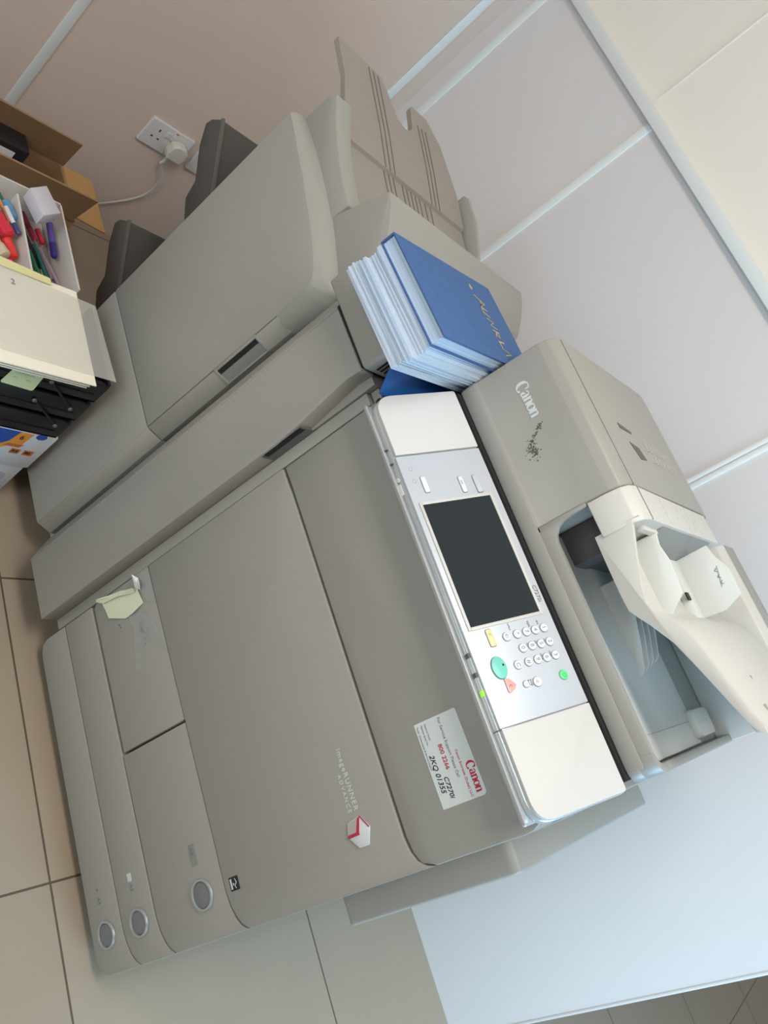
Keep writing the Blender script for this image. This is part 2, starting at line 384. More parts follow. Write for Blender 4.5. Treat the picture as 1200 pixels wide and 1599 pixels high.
key(.427, .0265, .0146, mt=mat('teal_key', sr(120, 208, 190), .35), ry=.0105, h=.003)
b = bmesh.new(); bm_prism(b, PANEL, rr(rect(.4235, .0315, .4262, .034), .0005), .003, .0033); link('key_mark', b, PRINTK, panel)
RED = mat('salmon_key', sr(236, 170, 162), .35)
k = prism('stop_key', PANEL, rr([(.4415, .0268), (.4435, .034), (.4525, .0415), (.4575, .037), (.461, .029), (.459, .0265)], [0, 0, .002, .001, .002, .001]), 0, .0022, RED, panel, .0006)
text('key_symbol', [('c', PANEL, .4505, .03, .009, {'t': .0023, 'depth': .0001})], PRINTR, k)
def pill(x0, y0, x1, y1, mt, sk=0.0, sym=None):
    b = bmesh.new(); bm_prism(b, PANEL, rr(rect(x0 - .0008, y0 - .0008, x1 + .0008, y1 + .0008), .003), 0, .0004); link('key_rim', b, KRIM, panel)
    k = prism('panel_key', PANEL, rr(rect(x0, y0, x1, y1), .0026), 0, .0018, mt, panel, .0006)
    if sym: text('key_symbol', [(sym, PANEL, (x0 + x1) / 2 - .003 * len(sym), (y0 + y1) / 2 - .002, .006, {'t': .002, 'depth': .0001})], PRINTG, k)
pill(.376, .0275, .399, .036, mat('yellow_key', sr(240, 218, 160), .4), sym='//')
pill(.1455, .021, .1705, .029, KEY); pill(.1525, .0805, .178, .0875, KEY, sym='oo'); pill(.1535, .1045, .1815, .113, mat('key_grey', sr(196, 198, 200), .35))
for it in [('C7270i', PANEL, .331, .1265, .0085, {}), ('Log In/Out', PANEL, .368, .064, .0035, {}), ('PQRS', PANEL, .377, .0945, .0035, {}), ('GHI', PANEL, .379, .109, .0035, {}),
    ('ABC', PANEL, .405, .109, .003, {}), ('JKL', PANEL, .405, .0945, .003, {}), ('TUV', PANEL, .405, .08, .003, {}), ('MNO', PANEL, .4225, .109, .003, {}), ('WXYZ', PANEL, .4225, .0945, .003, {}),
    ('Energy', PANEL, .451, .064, .0032, {}), ('Saver', PANEL, .451, .0605, .0032, {})]:
    text('panel_print', [it], PRINTG, panel)
b = bmesh.new()
for (x, y) in ((.131, .012), (.151, .0105)):
    for i in range(16):
        a = 2 * math.pi * i / 16; a2 = 2 * math.pi * (i + 1) / 16
        stroke(b, PANEL, [(x + .0028 * math.cos(a), y + .0028 * math.sin(a)), (x + .0028 * math.cos(a2), y + .0028 * math.sin(a2))], [.0005, .0005], 0, .0002)
link('panel_icon', b, INKP, panel)

# ---- document feeder
df = bmesh.new()
base = rr(rect(.004, .112, .611, .62), [.012, .028, .012, .012], 8)
bm_prism(df, TOP, base, 1.018, 1.036, .003)
bm_box(df, .262, .112, 1.034, .585, .1225, 1.061, .003)                            # front rim
bm_prism(df, FRONT, [(.2565, 1.045), (.30, 1.045), (.30, 1.061), (.288, 1.0615), (.278, 1.064), (.269, 1.071), (.264, 1.081), (.2625, 1.095), (.262, 1.12), (.2565, 1.12)], -.1125, -.1215, .0008)
bm_box(df, .010, .1095, 1.021, .597, .1125, 1.044, .0012)
bm_box(df, .5985, .15, 1.034, .611, .6, 1.058, .003)                               # right rim
feeder = link('document_feeder', df, GREY, cp)
b = bmesh.new()                                                                    # rounded corner of the rim
arcs = [(.583 + .028 * math.cos(a), .14 + .028 * math.sin(a)) for a in [math.radians(-90 + 90 * i / 8) for i in range(9)]]
inn = [(.583 + .016 * math.cos(a), .14 + .0175 * math.sin(a)) for a in [math.radians(-90 + 90 * i / 8) for i in range(9)]]
bm_prism(b, TOP, arcs + [(.611, .155), (.599, .155)] + inn[::-1], 1.034, 1.0605, .0015); link('rim_corner', b, GREY, feeder)
b = bmesh.new(); bm_box(b, .012, .1, .945, .604, .6, 1.0195); link('hinge_gap', b, GREYD, feeder)
b = bmesh.new(); bm_box(b, .01, .1, .94, .606, .112, 1.0, .002); link('scanner_front_strip', b, mat('gunmetal_strip', sr(110, 113, 116), .35, metal=.3), feeder)
# tall left-hand cover with Canon wordmark and rounded top edge
prof = [(.112, 1.0205), (.1105, 1.045), (.114, 1.05), (.118, 1.12), (.121, 1.155), (.126, 1.17), (.137, 1.179), (.155, 1.183), (.50, 1.186), (.545, 1.18), (.6, 1.15), (.62, 1.10), (.62, 1.0205)]
cv = prism('feeder_cover', SIDE, rr(prof, [0, 0, 0, .0, .01, .01, .01, 0, .02, .02, .02, 0, 0], 3), .006, .2565, GREY, feeder, .0035, 3)
CV = frame((0, .1145, 1.05), (1, 0, 0), (0, .004, .07))
b = bmesh.new(); canon_logo(b, CV, .047, .0515, .0133, .001); link('brand_lettering', b, PRINTW, cv)
# scuff marks: small raised specks of torn adhesive
b = bmesh.new()
for i in range(150):
    t = random.random()
    if t < .35: x = .118 + .022 * random.random(); z = 1.112 - (x - .118) * 1.15 + random.gauss(0, .0022)
    else: x = random.gauss(.150, .008); z = 1.083 + (x - .15) * -.1 + random.gauss(0, .004) + (.006 if random.random() < .3 else 0)
    s_ = random.uniform(.0004, .0012)
    bm_prism(b, CV, [(x + s_ * math.cos(k) * random.uniform(.6, 1.3), z - 1.05 + s_ * math.sin(k) * random.uniform(.6, 1.3)) for k in (0, 1.2, 2.4, 3.7, 5)], .0, .0012)
link('adhesive_residue', b, mat('residue', sr(92, 90, 84), .8), cv, kind='stuff')
b = bmesh.new()                                                                    # seam and slots on the top
bm_box(b, .008, .1485, 1.17, .2555, .1493, 1.1822)
link('cover_seam', b, mat('grey_seam', sr(92, 95, 98), .5), cv)
b = bmesh.new(); bm_prism(b, TOP, [(.137, .226), (.146, .226), (.146, .277), (.141, .283)], 1.179, 1.1845); bm_prism(b, TOP, [(.168, .24), (.196, .258), (.191, .292), (.171, .279)], 1.179, 1.1845)
link('sensor_slot', b, mat('slot_shadow_plastic', sr(92, 86, 80), .6), cv)
b = bmesh.new()
for i in range(7):
    for j in range(2 + (i * 3) % 3): bm_box(b, .15 + .022 * j, .325 + .02 * i, 1.1835, .167 + .022 * j, .332 + .02 * i, 1.1862)
link('printed_guide', b, mat('guide_print', sr(178, 172, 166), .6), cv)
# white feed section
prof2 = [(.1125, 1.122), (.114, 1.15), (.119, 1.17), (.13, 1.18), (.148, 1.1835), (.505, 1.1835), (.515, 1.175), (.515, 1.125)]
fc = prism('feed_cover', SIDE, rr(prof2, [0, 0, .012, .01, .01, 0, .004, 0], 3), .2585, .3115, WHITE2, feeder, .002, 3)
b = bmesh.new(); bm_box(b, .26, .1500, 1.18, .311, .1515, 1.1842); link('cover_seam', b, mat('grey_seam', sr(92, 95, 98), .5), fc)
b = bmesh.new()
for y in (.24, .30, .345, .37, .41):
    for j in range(4): bm_box(b, .264 + .011 * j, y, 1.183, .272 + .011 * j, y + .003, 1.1839)
bm_box(b, .268, .315, 1.183, .276, .33, 1.1839); bm_box(b, .285, .385, 1.183, .299, .392, 1.1839)
link('printed_guide', b, mat('guide_print_grey', sr(196, 195, 190), .6), fc)
b = bmesh.new(); bm_box(b, .258, .19, 1.04, .31, .5, 1.12); link('feed_core', b, DARKP, feeder)  # dark grey stands in for the shade deep inside the feeder
# document tray : front side wall, sloping plate
fw = [(.305, 1.111), (.339, 1.11), (.37, 1.1095), (.397, 1.1095), (.413, 1.1105), (.424, 1.117), (.439, 1.127), (.472, 1.145), (.501, 1.155), (.532, 1.165), (.561, 1.174), (.589, 1.183), (.603, 1.19),
      (.606, 1.198), (.592, 1.197), (.576, 1.191), (.543, 1.184), (.51, 1.177), (.475, 1.169), (.459, 1.163), (.447, 1.156), (.437, 1.146), (.429, 1.140), (.414, 1.136), (.392, 1.139), (.352, 1.151), (.306, 1.1665), (.305, 1.176)]
dt = bmesh.new(); bm_prism(dt, FRONT, fw, -.116, -.1245, .002, 2)
tray = link('document_tray', dt, WHITE2, feeder)
b = bmesh.new()
def tz(x):
    K = [(.30, 1.128), (.415, 1.129), (.43, 1.138), (.447, 1.155), (.475, 1.168), (.51, 1.176), (.543, 1.183), (.576, 1.190), (.606, 1.197)]
    for (p, q), (p2, q2) in zip(K, K[1:]):
        if x <= p2: return q + (q2 - q) * (x - p) / (p2 - p)
    return K[-1][1]
pts = [(x, tz(x)) for x in (.31, .36, .415, .43, .438, .447, .46, .475, .51, .543, .576, .602)]
bm_prism(b, FRONT, pts + [(x, z - .012) for x, z in pts[::-1]], -.1235, -.5, .0015); link('tray_plate', b, WHITE2, tray)
b = bmesh.new()
bm_box(b, .535, .25, 1.18, .541, .2515, 1.1832); bm_box(b, .575, .2, 1.186, .60, .2012, 1.1937)
link('tray_seam', b, mat('pale_seam', sr(170, 166, 160), .6), tray)
# paper guides
def guide(y, prof, lip):
    b = bmesh.new(); bm_prism(b, FRONT, prof, -y, -(y + .004), .001); bm_box(b, .335, y - lip, 1.128, .44, y, 1.14, .001)
    return link('paper_guide', b, mat('guide_white', sr(214, 217, 213), .4), tray)
g1 = bmesh.new()
bm_prism(g1, FRONT, [(.316, 1.127), (.423, 1.127), (.428, 1.138), (.408, 1.163), (.385, 1.166), (.36, 1.1675), (.335, 1.164), (.316, 1.168)], -.2, -.2045, .0012)
link('paper_guide', g1, mat('guide_white', sr(214, 217, 213), .4), tray)
g2 = guide(.36, rr([(.335, 1.139), (.432, 1.139), (.4335, 1.172), (.42, 1.203), (.379, 1.2045), (.352, 1.193), (.333, 1.19)], [0, 0, .003, .003, .01, .01, 0]), .035)
b = bmesh.new()
for x in (.374, .384, .394): stroke(b, FRONT, [(x - .003, 1.188), (x, 1.184), (x + .003, 1.188)], [.001, .0014, .001], -.3599, -.3592)
stroke(b, FRONT, [(.368, 1.19), (.40, 1.183)], [.0006, .0006], -.3599, -.3594)
link('limit_mark', b, PRINTG, g2)
b = bmesh.new(); bm_box(b, .392, .31, 1.14, .404, .324, 1.1425); link('guide_slot', b, PRINTK, tray)
# feed throat (the shaded opening behind the feed cover)
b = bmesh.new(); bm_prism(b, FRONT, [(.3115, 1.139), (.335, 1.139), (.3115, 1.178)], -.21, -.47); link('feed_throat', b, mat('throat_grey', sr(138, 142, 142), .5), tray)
box('feed_lip', .3105, .15, 1.158, .318, .5, 1.168, WHITE2, feeder, .001)
# rear housing behind the tray
rh = bmesh.new(); bm_prism(rh, SIDE, rr([(.505, 1.036), (.62, 1.036), (.62, 1.17), (.6, 1.184), (.53, 1.184), (.515, 1.176)], [0, 0, .01, .01, .006, .006]), .3125, .61, .002); link('rear_housing', rh, WHITE2, feeder)
b = bmesh.new(); bm_box(b, .3125, .54, 1.181, .61, .6, 1.1856, .001); link('rear_cap', b, mat('rear_cap_grey', sr(150, 150, 146), .45), feeder)
# output tray under the document tray
b = bmesh.new()
prof3 = [(.1225, 1.058), (.135, 1.056), (.16, 1.049), (.2, 1.042), (.235, 1.041), (.25, 1.045), (.30, 1.043), (.40, 1.039), (.43, 1.034), (.505, 1.034), (.505, 1.03), (.1225, 1.03)]
bm_prism(b, SIDE, prof3, .2625, .5955, .0008); ot = link('output_tray', b, WHITE2, feeder)
b = bmesh.new(); bm_prism(b, SIDE, [(.1235, 1.0586), (.16, 1.0495), (.2, 1.0425), (.235, 1.0415), (.25, 1.0455), (.30, 1.0435), (.40, 1.0395), (.40, 1.0392), (.30, 1.043), (.25, 1.045), (.235, 1.041), (.2, 1.042), (.16, 1.049), (.1235, 1.058)], .5605, .5613); link('tray_seam', b, mat('pale_seam', sr(170, 166, 160), .6), ot)
for y in (.255, .285, .315, .35):
    f_ = bmesh.new()
    o = -(y - .255) * .2
    bm_prism(f_, FRONT, rr([(.34 + o, 1.036), (.478 + o, 1.036), (.484 + o, 1.043), (.475 + o, 1.053), (.44 + o, 1.064), (.39 + o, 1.077), (.34 + o, 1.085)], [0, 0, .004, .006, .01, .01, 0]), -y, -(y + .004), .0012); link('tray_fin', f_, WHITE2, ot)
b = bmesh.new(); bm_prism(b, TOP, rr(rect(.545, .39, .59, .47), .012), 1.034, 1.052, .006); link('tray_stop', b, WHITE2, ot)

# ---- service sticker
SP = [(.4485, .8125), (.4485, .8815), (.5575, .8835), (.561, .88), (.561, .8135)]
st = prism('service_sticker', FRONT, rr(SP, [.001, .003, .003, .003, .001]), 0, .0005, mat('sticker_white', sr(214, 220, 218), .4), up)
b = bmesh.new(); canon_logo(b, FRONT, .5165, .870, .0088, .0009); link('sticker_brand', b, PRINTR, st)
text('sticker_print', [('Canon Emirates (Dubai) LLC', FRONT, .4975, .8605, .0052, {'t': .0006}), ('800 2266', FRONT, .4835, .8385, .0088, {'t': .0006, 'bold': .00012})], PRINTR, st)
text('sticker_print', [('For Service Support Please Call', FRONT, .4515, .8505, .0062, {'t': .0006}), ('Machine Model', FRONT, .4525, .8285, .0036, {'t': .0006}),
    ('Machine Serial No:', FRONT, .4525, .8225, .0036, {'t': .0006}), ('Toner, Consumables & Service Helpline', FRONT, .4525, .8155, .0036, {'t': .0006})], PRINTG, st)
text('handwriting', [('2KQ 01355', FRONT, .492, .820, .0105, {'t': .0006, 'shear': .3, 'bold': .0001}), ('C7270i', FRONT, .523, .8305, .0095, {'t': .0006, 'shear': .3, 'bold': .0001})], PRINTK, st)
# ---- torn yellow note taped to the upper paper drawer
def notepoly(bm, pts, y0, amp):
    c = Vector((sum(p[0] for p in pts) / len(pts), sum(p[1] for p in pts) / len(pts)))
    vs = [bm.verts.new((p[0], y0 - amp * (i % 2) - .001, p[1])) for i, p in enumerate(pts)]
    vc = bm.verts.new((c.x, y0 - amp * .5 - .0015, c.y)); n = len(vs)
    for i in range(n): bm.faces.new((vc, vs[i], vs[(i + 1) % n]))
    r = bmesh.ops.extrude_face_region(bm, geom=list(bm.faces))
    bmesh.ops.translate(bm, verts=[v for v in r['geom'] if isinstance(v, bmesh.types.BMVert)], vec=(0, -.0004, 0))
NOTE = mat('yellow_note', sr(220, 226, 196), .8)
b = bmesh.new(); notepoly(b, [(.0, .238), (.012, .303), (.026, .346), (.034, .35), (.058, .352), (.066, .322), (.0645, .297), (.046, .256), (.03, .248)], 0, .004); tn = link('torn_note', b, NOTE, d1)
b = bmesh.new(); notepoly(b, [(.002, .230), (.0, .239), (.022, .336), (.03, .346), (.033, .34), (.022, .30), (.013, .25)], -.004, .005); link('note_fold', b, NOTE, tn)
b = bmesh.new(); notepoly(b, [(.024, .343), (.001, .349), (.012, .357), (.028, .364), (.034, .355)], -.003, .006); link('note_fold', b, PAPER, tn)
TAPE = mat('clear_tape', sr(196, 198, 194), .25, alpha=.32)
b = bmesh.new(); bm_prism(b, FRONT, [(.062, .306), (.071, .336), (.075, .345), (.105, .37), (.135, .377), (.165, .383), (.155, .374), (.13, .352), (.11, .34), (.14, .318), (.165, .31), (.170, .300), (.16, .292), (.125, .302), (.095, .312), (.075, .305)], .0006, .0009); link('clear_tape', b, TAPE, d1)
b = bmesh.new(); bm_prism(b, FRONT, [(.001, .346), (.03, .35), (.055, .36), (.075, .375), (.07, .382), (.001, .384)], .0006, .0009); link('clear_tape', b, TAPE, d1)
b = bmesh.new()
for (x, z, s_) in ((.094, .337, .003), (.1, .333, .0035), (.107, .335, .003), (.103, .328, .0025), (.098, .327, .002), (.118, .33, .002), (.12, .336, .0015), (.068, .275, .0022), (.073, .277, .0016), (.128, .333, .0014)):
    bm_prism(b, FRONT, [(x + s_ * math.cos(k) * random.uniform(.5, 1.3), z + s_ * .8 * math.sin(k) * random.uniform(.5, 1.3)) for k in (0, .9, 2, 3, 4.1, 5.2)], .0002, .0007)
bm_prism(b, FRONT, [(.088, .33), (.088, .339), (.0895, .339), (.0895, .3315), (.104, .3315), (.104, .33)], .0002, .0007)
link('scuff_mark', b, mat('scuff', sr(96, 94, 90), .8), d1)

# ================================================================= BRIDGE UNIT (between copier and finisher)
br = thing('bridge_unit', 'narrow grey vertical bridge unit between the copier and the finisher', 'copier unit', (-.1, .3, 0))
plan = [(-.023, -.03), (-.152, -.033), (-.2, .012), (-.2, .06), (-.023, .06)]
b = bmesh.new(); bm_prism(b, TOP, [(-.15, -.0325), (-.152, -.033), (-.2, .012), (-.2, .06), (-.15, .06)], .094, .949, .0008)
bm_prism(b, FRONT, [(-.151, .094), (-.023, .094), (-.023, .76), (-.027, .82), (-.035, .88), (-.0395, .92), (-.037, .949), (-.151, .949)], .0318, .0, .0015)
bl = link('front_panel', b, GREY, br)
b = bmesh.new(); bm_box(b, -.203, .055, .06, -.024, .66, .94, .003); bm_box(b, -.15, -.001, .094, -.0235, .06, .945); link('cabinet', b, GREY, br)
box('deck_piece', -.036, .01, .927, -.0235, .09, .943, GREY, br, .002)
b = bmesh.new(); bm_prism(b, TOP, [(-.042, -.028), (-.155, -.03), (-.195, .012), (-.195, .06), (-.042, .06)], .947, .954); link('seam', b, GREYD, br)
b = bmesh.new(); bm_prism(b, FRONT, rr([(-.203, .952), (-.035, .952), (-.035, .99), (-.045, 1.008), (-.203, 1.008)], [0, .008, .01, .008, 0], 4), .031, -.35, .0045, 3); link('top_cap', b, GREY, br)
b = bmesh.new(); bm_box(b, -.0245, -.027, .724, -.0222, -.0, .815); hp = link('handle_recess', b, mat('recess_grey', sr(96, 100, 100), .6), bl)
b = bmesh.new(); bm_box(b, -.0235, -.027, .73, -.0215, -.017, .812); link('recess_shadow_gap', b, GREYD, hp)
b = bmesh.new()
for i in range(3): bm_box(b, -.0362, -.012 + .009 * i, .962, -.0345, -.008 + .009 * i, .985)
link('vent_slot', b, GREYD, br)
for x, y in ((-.18, .12), (-.06, .6)):
    b = bmesh.new(); bm_prism(b, SIDE @ Matrix.Translation((y, .02, x)), disc_pts(0, 0, .02), -.01, .01, .002); bm_box(b, x - .008, y - .008, .02, x + .008, y + .008, .065); link('caster', b, DARKP, br)

# ================================================================= FINISHER
fi = thing('paper_finisher', 'tall grey stapling finisher left of the copier with ribbed top tray', 'finisher', (-.4, .3, 0))
def ftop(x):   # convex top edge of the door
    t = (x + .567) / .324
    return .984 - .002 * t - .074 * t ** 2.2
xs = [-.567 + .3155 * i / 12 for i in range(13)]
b = bmesh.new()
bm_prism(b, FRONT, [(-.567, .478), (-.2465, .470)] + [(-.2465, .82), (-.2475, .860), (-.2495, .885), (-.2525, .900), (-.258, .909), (-.268, .9155), (-.29, .924), (-.325, .935), (-.36, .9435), (-.401, .952), (-.44, .961), (-.485, .969), (-.53, .9775), (-.567, .983)], 0, -.05, .0016, 2); fd = link('finisher_door', b, GREY, fi)
b = bmesh.new(); bm_prism(b, FRONT, [(-.567, .09), (-.2435, .09), (-.2435, .4675), (-.567, .4755)], 0, -.05, .002); link('lower_panel', b, GREY, fi)
# bevelled strip on the right of the door
b = bmesh.new(); bm_prism(b, TOP, [(-.2445, .0005), (-.2215, .026), (-.2215, .06), (-.2445, .06)], .09, .4675, .0008); link('edge_panel', b, GREY, fi)
b = bmesh.new(); bm_prism(b, TOP, [(-.2445, .0005), (-.2215, .026), (-.2215, .06), (-.2445, .06)], .4705, .822, .0008); ep = link('edge_panel', b, GREY, fi)
E = frame((-.2445, .0005, 0), (.023, .0255, 0), (0, 0, 1))
b = bmesh.new()
for q in (rect(-.001, .661, .0345, .665), rect(-.001, .764, .0345, .768), rect(-.001, .665, .004, .764), rect(.0315, .665, .0345, .764)): bm_prism(b, E, q, -.002, .0022, .0004)
pf = link('pull_handle', b, GREY, ep)
b = bmesh.new(); bm_prism(b, E, rect(.004, .665, .013, .764), 0, .0012); link('pull_gap', b, GREYD, pf)
b = bmesh.new(); bm_prism(b, E, [(.013, .665), (.0315, .672), (.0315, .764), (.013, .764)], 0, .0010); link('pull_plate', b, mat('recess_grey2', sr(132, 134, 130), .5), pf)
# curved crown rolling back from the top edge of the door
A = [(-.567, .983), (-.53, .9775), (-.485, .969), (-.44, .961), (-.401, .952), (-.36, .9435), (-.325, .935), (-.29, .924), (-.268, .9155), (-.258, .909), (-.2525, .900), (-.2495, .885), (-.2475, .860), (-.2465, .82)]
Bc = [(-.570, .990), (-.54, .9895), (-.505, .987), (-.468, .984), (-.43, .979), (-.395, .9735), (-.355, .966), (-.312, .955), (-.275, .944), (-.245, .934), (-.222, .925), (-.212, .905), (-.213, .87), (-.2195, .82)]
def crown(u, v):
    i = u * (len(A) - 1); k = min(int(i), len(A) - 2); f = i - k
    a = Vector(A[k]).lerp(Vector(A[k + 1]), f); c = Vector(Bc[k]).lerp(Vector(Bc[k + 1]), f)
    if v <= .7:
        t = v / .7; p = a.lerp(c, t); n = Vector((c.y - a.y, 0)) ; bulge = .0035 * math.sin(math.pi * t)
        return Vector((p.x + bulge * (.8 if u > .7 else 0), .0005 + .033 * t - bulge * .6, p.y + bulge * (1 if u < .75 else 0)))
    t = (v - .7) / .3
    return Vector((c.x, .0335 + .04 * t, c.y - .002 * t))
b = bmesh.new(); bm_grid(b, crown, 52, 14); link('crown', b, GREY, fi)
b = bmesh.new(); bm_box(b, -.565, .045, .06, -.222, .6, .93, .003); link('cabinet', b, GREY, fi)
for x in (-.53, -.26):
    for y in (.1, .55):
        c_ = bmesh.new(); bm_prism(c_, SIDE @ Matrix.Translation((y, .02, x)), disc_pts(0, 0, .02), -.01, .01, .002); bm_box(c_, x - .008, y - .008, .02, x + .008, y + .008, .065); link('caster', c_, DARKP, fi)
# left cheek and right block of the top deck
ck = [(-.570, .93), (-.36, .93), (-.352, 1.003), (-.39, 1.008), (-.43, 1.016), (-.47, 1.027), (-.515, 1.043), (-.556, 1.062), (-.568, 1.045)]
b = bmesh.new(); bm_prism(b, FRONT, ck, -.032, -.072, .003, 2); link('front_cheek', b, GREY, fi)
blk = [(-.36, .93), (-.207, .93), (-.207, .965), (-.215, .995), (-.239, 1.033), (-.27, 1.055), (-.298, 1.070), (-.319, 1.0765), (-.358, .975)]
b = bmesh.new(); bm_prism(b, FRONT, rr(blk, [0, 0, .01, .01, .015, .015, .01, .003, 0], 3), -.034, -.5, .004, 2); link('exit_housing', b, GREY, fi)
b = bmesh.new(); bm_prism(b, FRONT, rr([(-.60, .95), (-.60, 1.06), (-.585, 1.066), (-.53, 1.058), (-.46, 1.036), (-.36, .99), (-.36, .93), (-.565, .93)], [0, .004, .01, .01, .01, 0, 0, 0], 3), -.492, -.504, .003); link('rear_cheek', b, GREY, fi)
# ribbed stacking tray on top
def topz(x):
    P_ = [(-.742, 1.083), (-.60, 1.053), (-.515, 1.031), (-.513, 1.024), (-.45, 1.012), (-.36, .975), (-.34, .96)]
    for (a, za), (b_, zb) in zip(P_, P_[1:]):
        if x <= b_: return za + (zb - za) * (x - a) / (b_ - a)
    return P_[-1][1]
tp = [(x, topz(x)) for x in (-.742, -.67, -.60, -.515, -.513, -.45, -.36, -.335)]
def traypiece(bm, y0, y1, x0=-.742):
    q = [(max(x, x0), topz(max(x, x0))) for x, z in tp if x > x0 - .03]
    bm_prism(bm, FRONT, q + [(x, z - .012) for x, z in q[::-1]], -y0, -y1, .0015)
out = [(-.742, .1), (-.742, .235), (-.725, .245), (-.665, .27), (-.655, .30), (-.675, .325), (-.735, .335), (-.742, .345), (-.742, .40), (-.70, .44), (-.58, .475), (-.34, .485), (-.34, .075), (-.55, .075), (-.6, .085), (-.66, .1)]
b = bmesh.new(); 
bm_prism(b, TOP, rr(out, [0, .006, .01, .02, .02, .02, .01, .006, .01, .02, .01, 0, 0, 0, 0, 0], 3), 0, .011)
# subdivide along x so the plate can follow the tray profile
for x in (-.69, -.64, -.60, -.555, -.515, -.513, -.48, -.45, -.40, -.36):
    bmesh.ops.bisect_plane(b, geom=list(b.verts) + list(b.edges) + list(b.faces), plane_co=(x, 0, 0), plane_no=(1, 0, 0))
for v in b.verts: v.co.z += topz(v.co.x) - .011
tt = link('stacking_tray', b, TRAYG, fi)
b = bmesh.new()
def rib(y, x0, x1):
    n = 7; q = [(x0 + (x1 - x0) * i / n) for i in range(n + 1)]
    bm_prism(b, FRONT, [(x, topz(x) + .0012) for x in q] + [(x, topz(x) - .002) for x in q[::-1]], -y, -(y + .0022))
for y in (.19, .205, .22): rib(y, -.735, -.516); rib(y, -.512, -.37)
for y in (.35, .365, .38): rib(y, -.70, -.516)
for y in (.25, .265, .28, .295, .31, .33, .35): rib(y, -.512, -.39)
link('tray_rib', b, RIB, tt)
b = bmesh.new(); bm_prism(b, FRONT, [(-.60, .93), (-.34, .93), (-.34, .95), (-.6, 1.03)], -.075, -.48, .002); link('tray_support', b, RIB, fi)
# output trays projecting to the left
def outtray(z0, y0=.08, y1=.47):
    d = z0
    body = [(-.56, .60 + d), (-.673, .634 + d), (-.712, .652 + d), (-.727, .689 + d), (-.79, .726 + d), (-.824, .76 + d), (-.818, .778 + d), (-.796, .799 + d), (-.70, .737 + d), (-.56, .648 + d)]
    t_ = bmesh.new(); bm_prism(t_, FRONT, body, -y0, -y1, .004, 2); o = link('output_tray', t_, DARKP, fi)
    t_ = bmesh.new(); bm_prism(t_, FRONT, [(-.797, .799 + d), (-.70, .738 + d), (-.56, .648 + d), (-.56, .654 + d), (-.70, .744 + d), (-.794, .804 + d)], -y0, -(y0 + .006)); link('tray_rim', t_, mat('tray_rim_grey', sr(98, 95, 90), .5), o)
outtray(0); outtray(-.315)

# ================================================================= ON TOP OF THE BRIDGE: books and papers
BLUE = mat('blue_cloth_cover', sr(62, 96, 146), .8, var=.14, scale=60, bump=.6, bscale=500)
PAGE = mat('pale_blue_white_pages', sr(196, 214, 234), .7)
rot = math.radians(6.0)
def BF(z, dx=0, dy=0, a=rot): return Matrix.Translation((-.146 + dx, -.083 + dy, z)) @ Matrix.Rotation(a, 4, 'Z')
# papers: several individual pamphlets / pads
STK = [(.006, 'white', .168, .28, .0, .008, 1), (.011, 'white', .17, .285, .0, .004, 1), (.009, 'white', .169, .285, .001, .006, 1), (.012, 'pale', .17, .284, -.001, .003, 1), (.008, 'white', .168, .284, .002, .006, 1), (.013, 'white', .167, .282, .003, .005, 1), (.008, 'pale', .168, .285, .001, .002, 1)]
names = ['lowest thin paper pad of the pile on the bridge unit', 'second paper pad up from the bottom of the pile', 'third paper pad up, in the lower half of the pile', 'middle paper pad of the pile beside the control panel',
         'fifth paper pad up, just over the middle of the pile', 'thick sixth paper pad up in the pile', 'topmost paper pad, directly beneath the blue diary']
WP = mat('white_pages', sr(204, 218, 234), .7)
z = 1.0095
for i, (h, kind, wx, ly, dx, dy, _) in enumerate(STK):
    M_ = BF(z, dx - .008 * (i < 3), dy - .004, rot + math.radians(random.uniform(-1.2, 1.2)))
    b = bmesh.new(); n = max(2, int(h / .0022)); zz = 0
    for k in range(n):
        e = random.uniform(-.0008, .0008); e2 = random.uniform(-.0012, .0012)
        bm_prism(b, M_, rect(0 + e, 0 + e2, wx + e, ly + e2), zz + .0001, zz + h / n - .0001); zz += h / n
    o = link('paper_pad', b, WP if kind == 'white' else PAGE, origin=(-.06, .05, z)); o['label'] = names[i]; o['category'] = 'paper pad'; o['group'] = 'pads piled beside the control panel'
    z += h
zb = z
dy_ = thing('diary', 'blue cloth covered diary with gold lettering on top of the paper pile', 'book', (-.06, .06, zb))
h = 1.101 - zb
M_ = BF(zb)
b = bmesh.new()
bm_prism(b, M_, rr(rect(-.002, -.003, .171, .292), [.002] * 4), 0, .0022, .0006); bm_prism(b, M_, rr(rect(-.002, -.003, .171, .292), [.002] * 4), h - .0025, h, .0006)
bm_prism(b, M_, rect(-.002, -.003, .0005, .292), .001, h - .001, .0004)
link('cover', b, BLUE, dy_)
b = bmesh.new(); n = 7; t0 = .0022
for k in range(n): bm_prism(b, M_, rect(.0008, .001 + .0004 * (k % 2), .167 + .0006 * (k % 3), .288), .0023 + (h - .0048) * k / n, .0023 + (h - .0048) * (k + .93) / n)
link('page_block', b, PAGE, dy_)
GOLD = mat('gold_foil', sr(214, 190, 110), .3, metal=.6)
b = bmesh.new(); GB = M_ @ Matrix.Translation((0, 0, h))
G_ = [[(.040, .200), (.052, .226), (.060, .204), (.056, .214), (.048, .213)], [(.066, .222), (.063, .205), (.072, .203), (.078, .222)], [(.084, .204), (.088, .224), (.096, .206), (.100, .226)],
      [(.106, .204), (.108, .224), (.118, .219), (.109, .213), (.119, .205)], [(.126, .226), (.128, .206), (.138, .208)], [(.140, .204), (.148, .230), (.154, .204)]]
for g_ in G_: stroke(b, GB, g_, [.0022, .0042] + [.0034] * (len(g_) - 3) + [.002], 0, .0006)
bm_prism(b, GB, disc_pts(.024, .203, .0055, .004), 0, .0006)
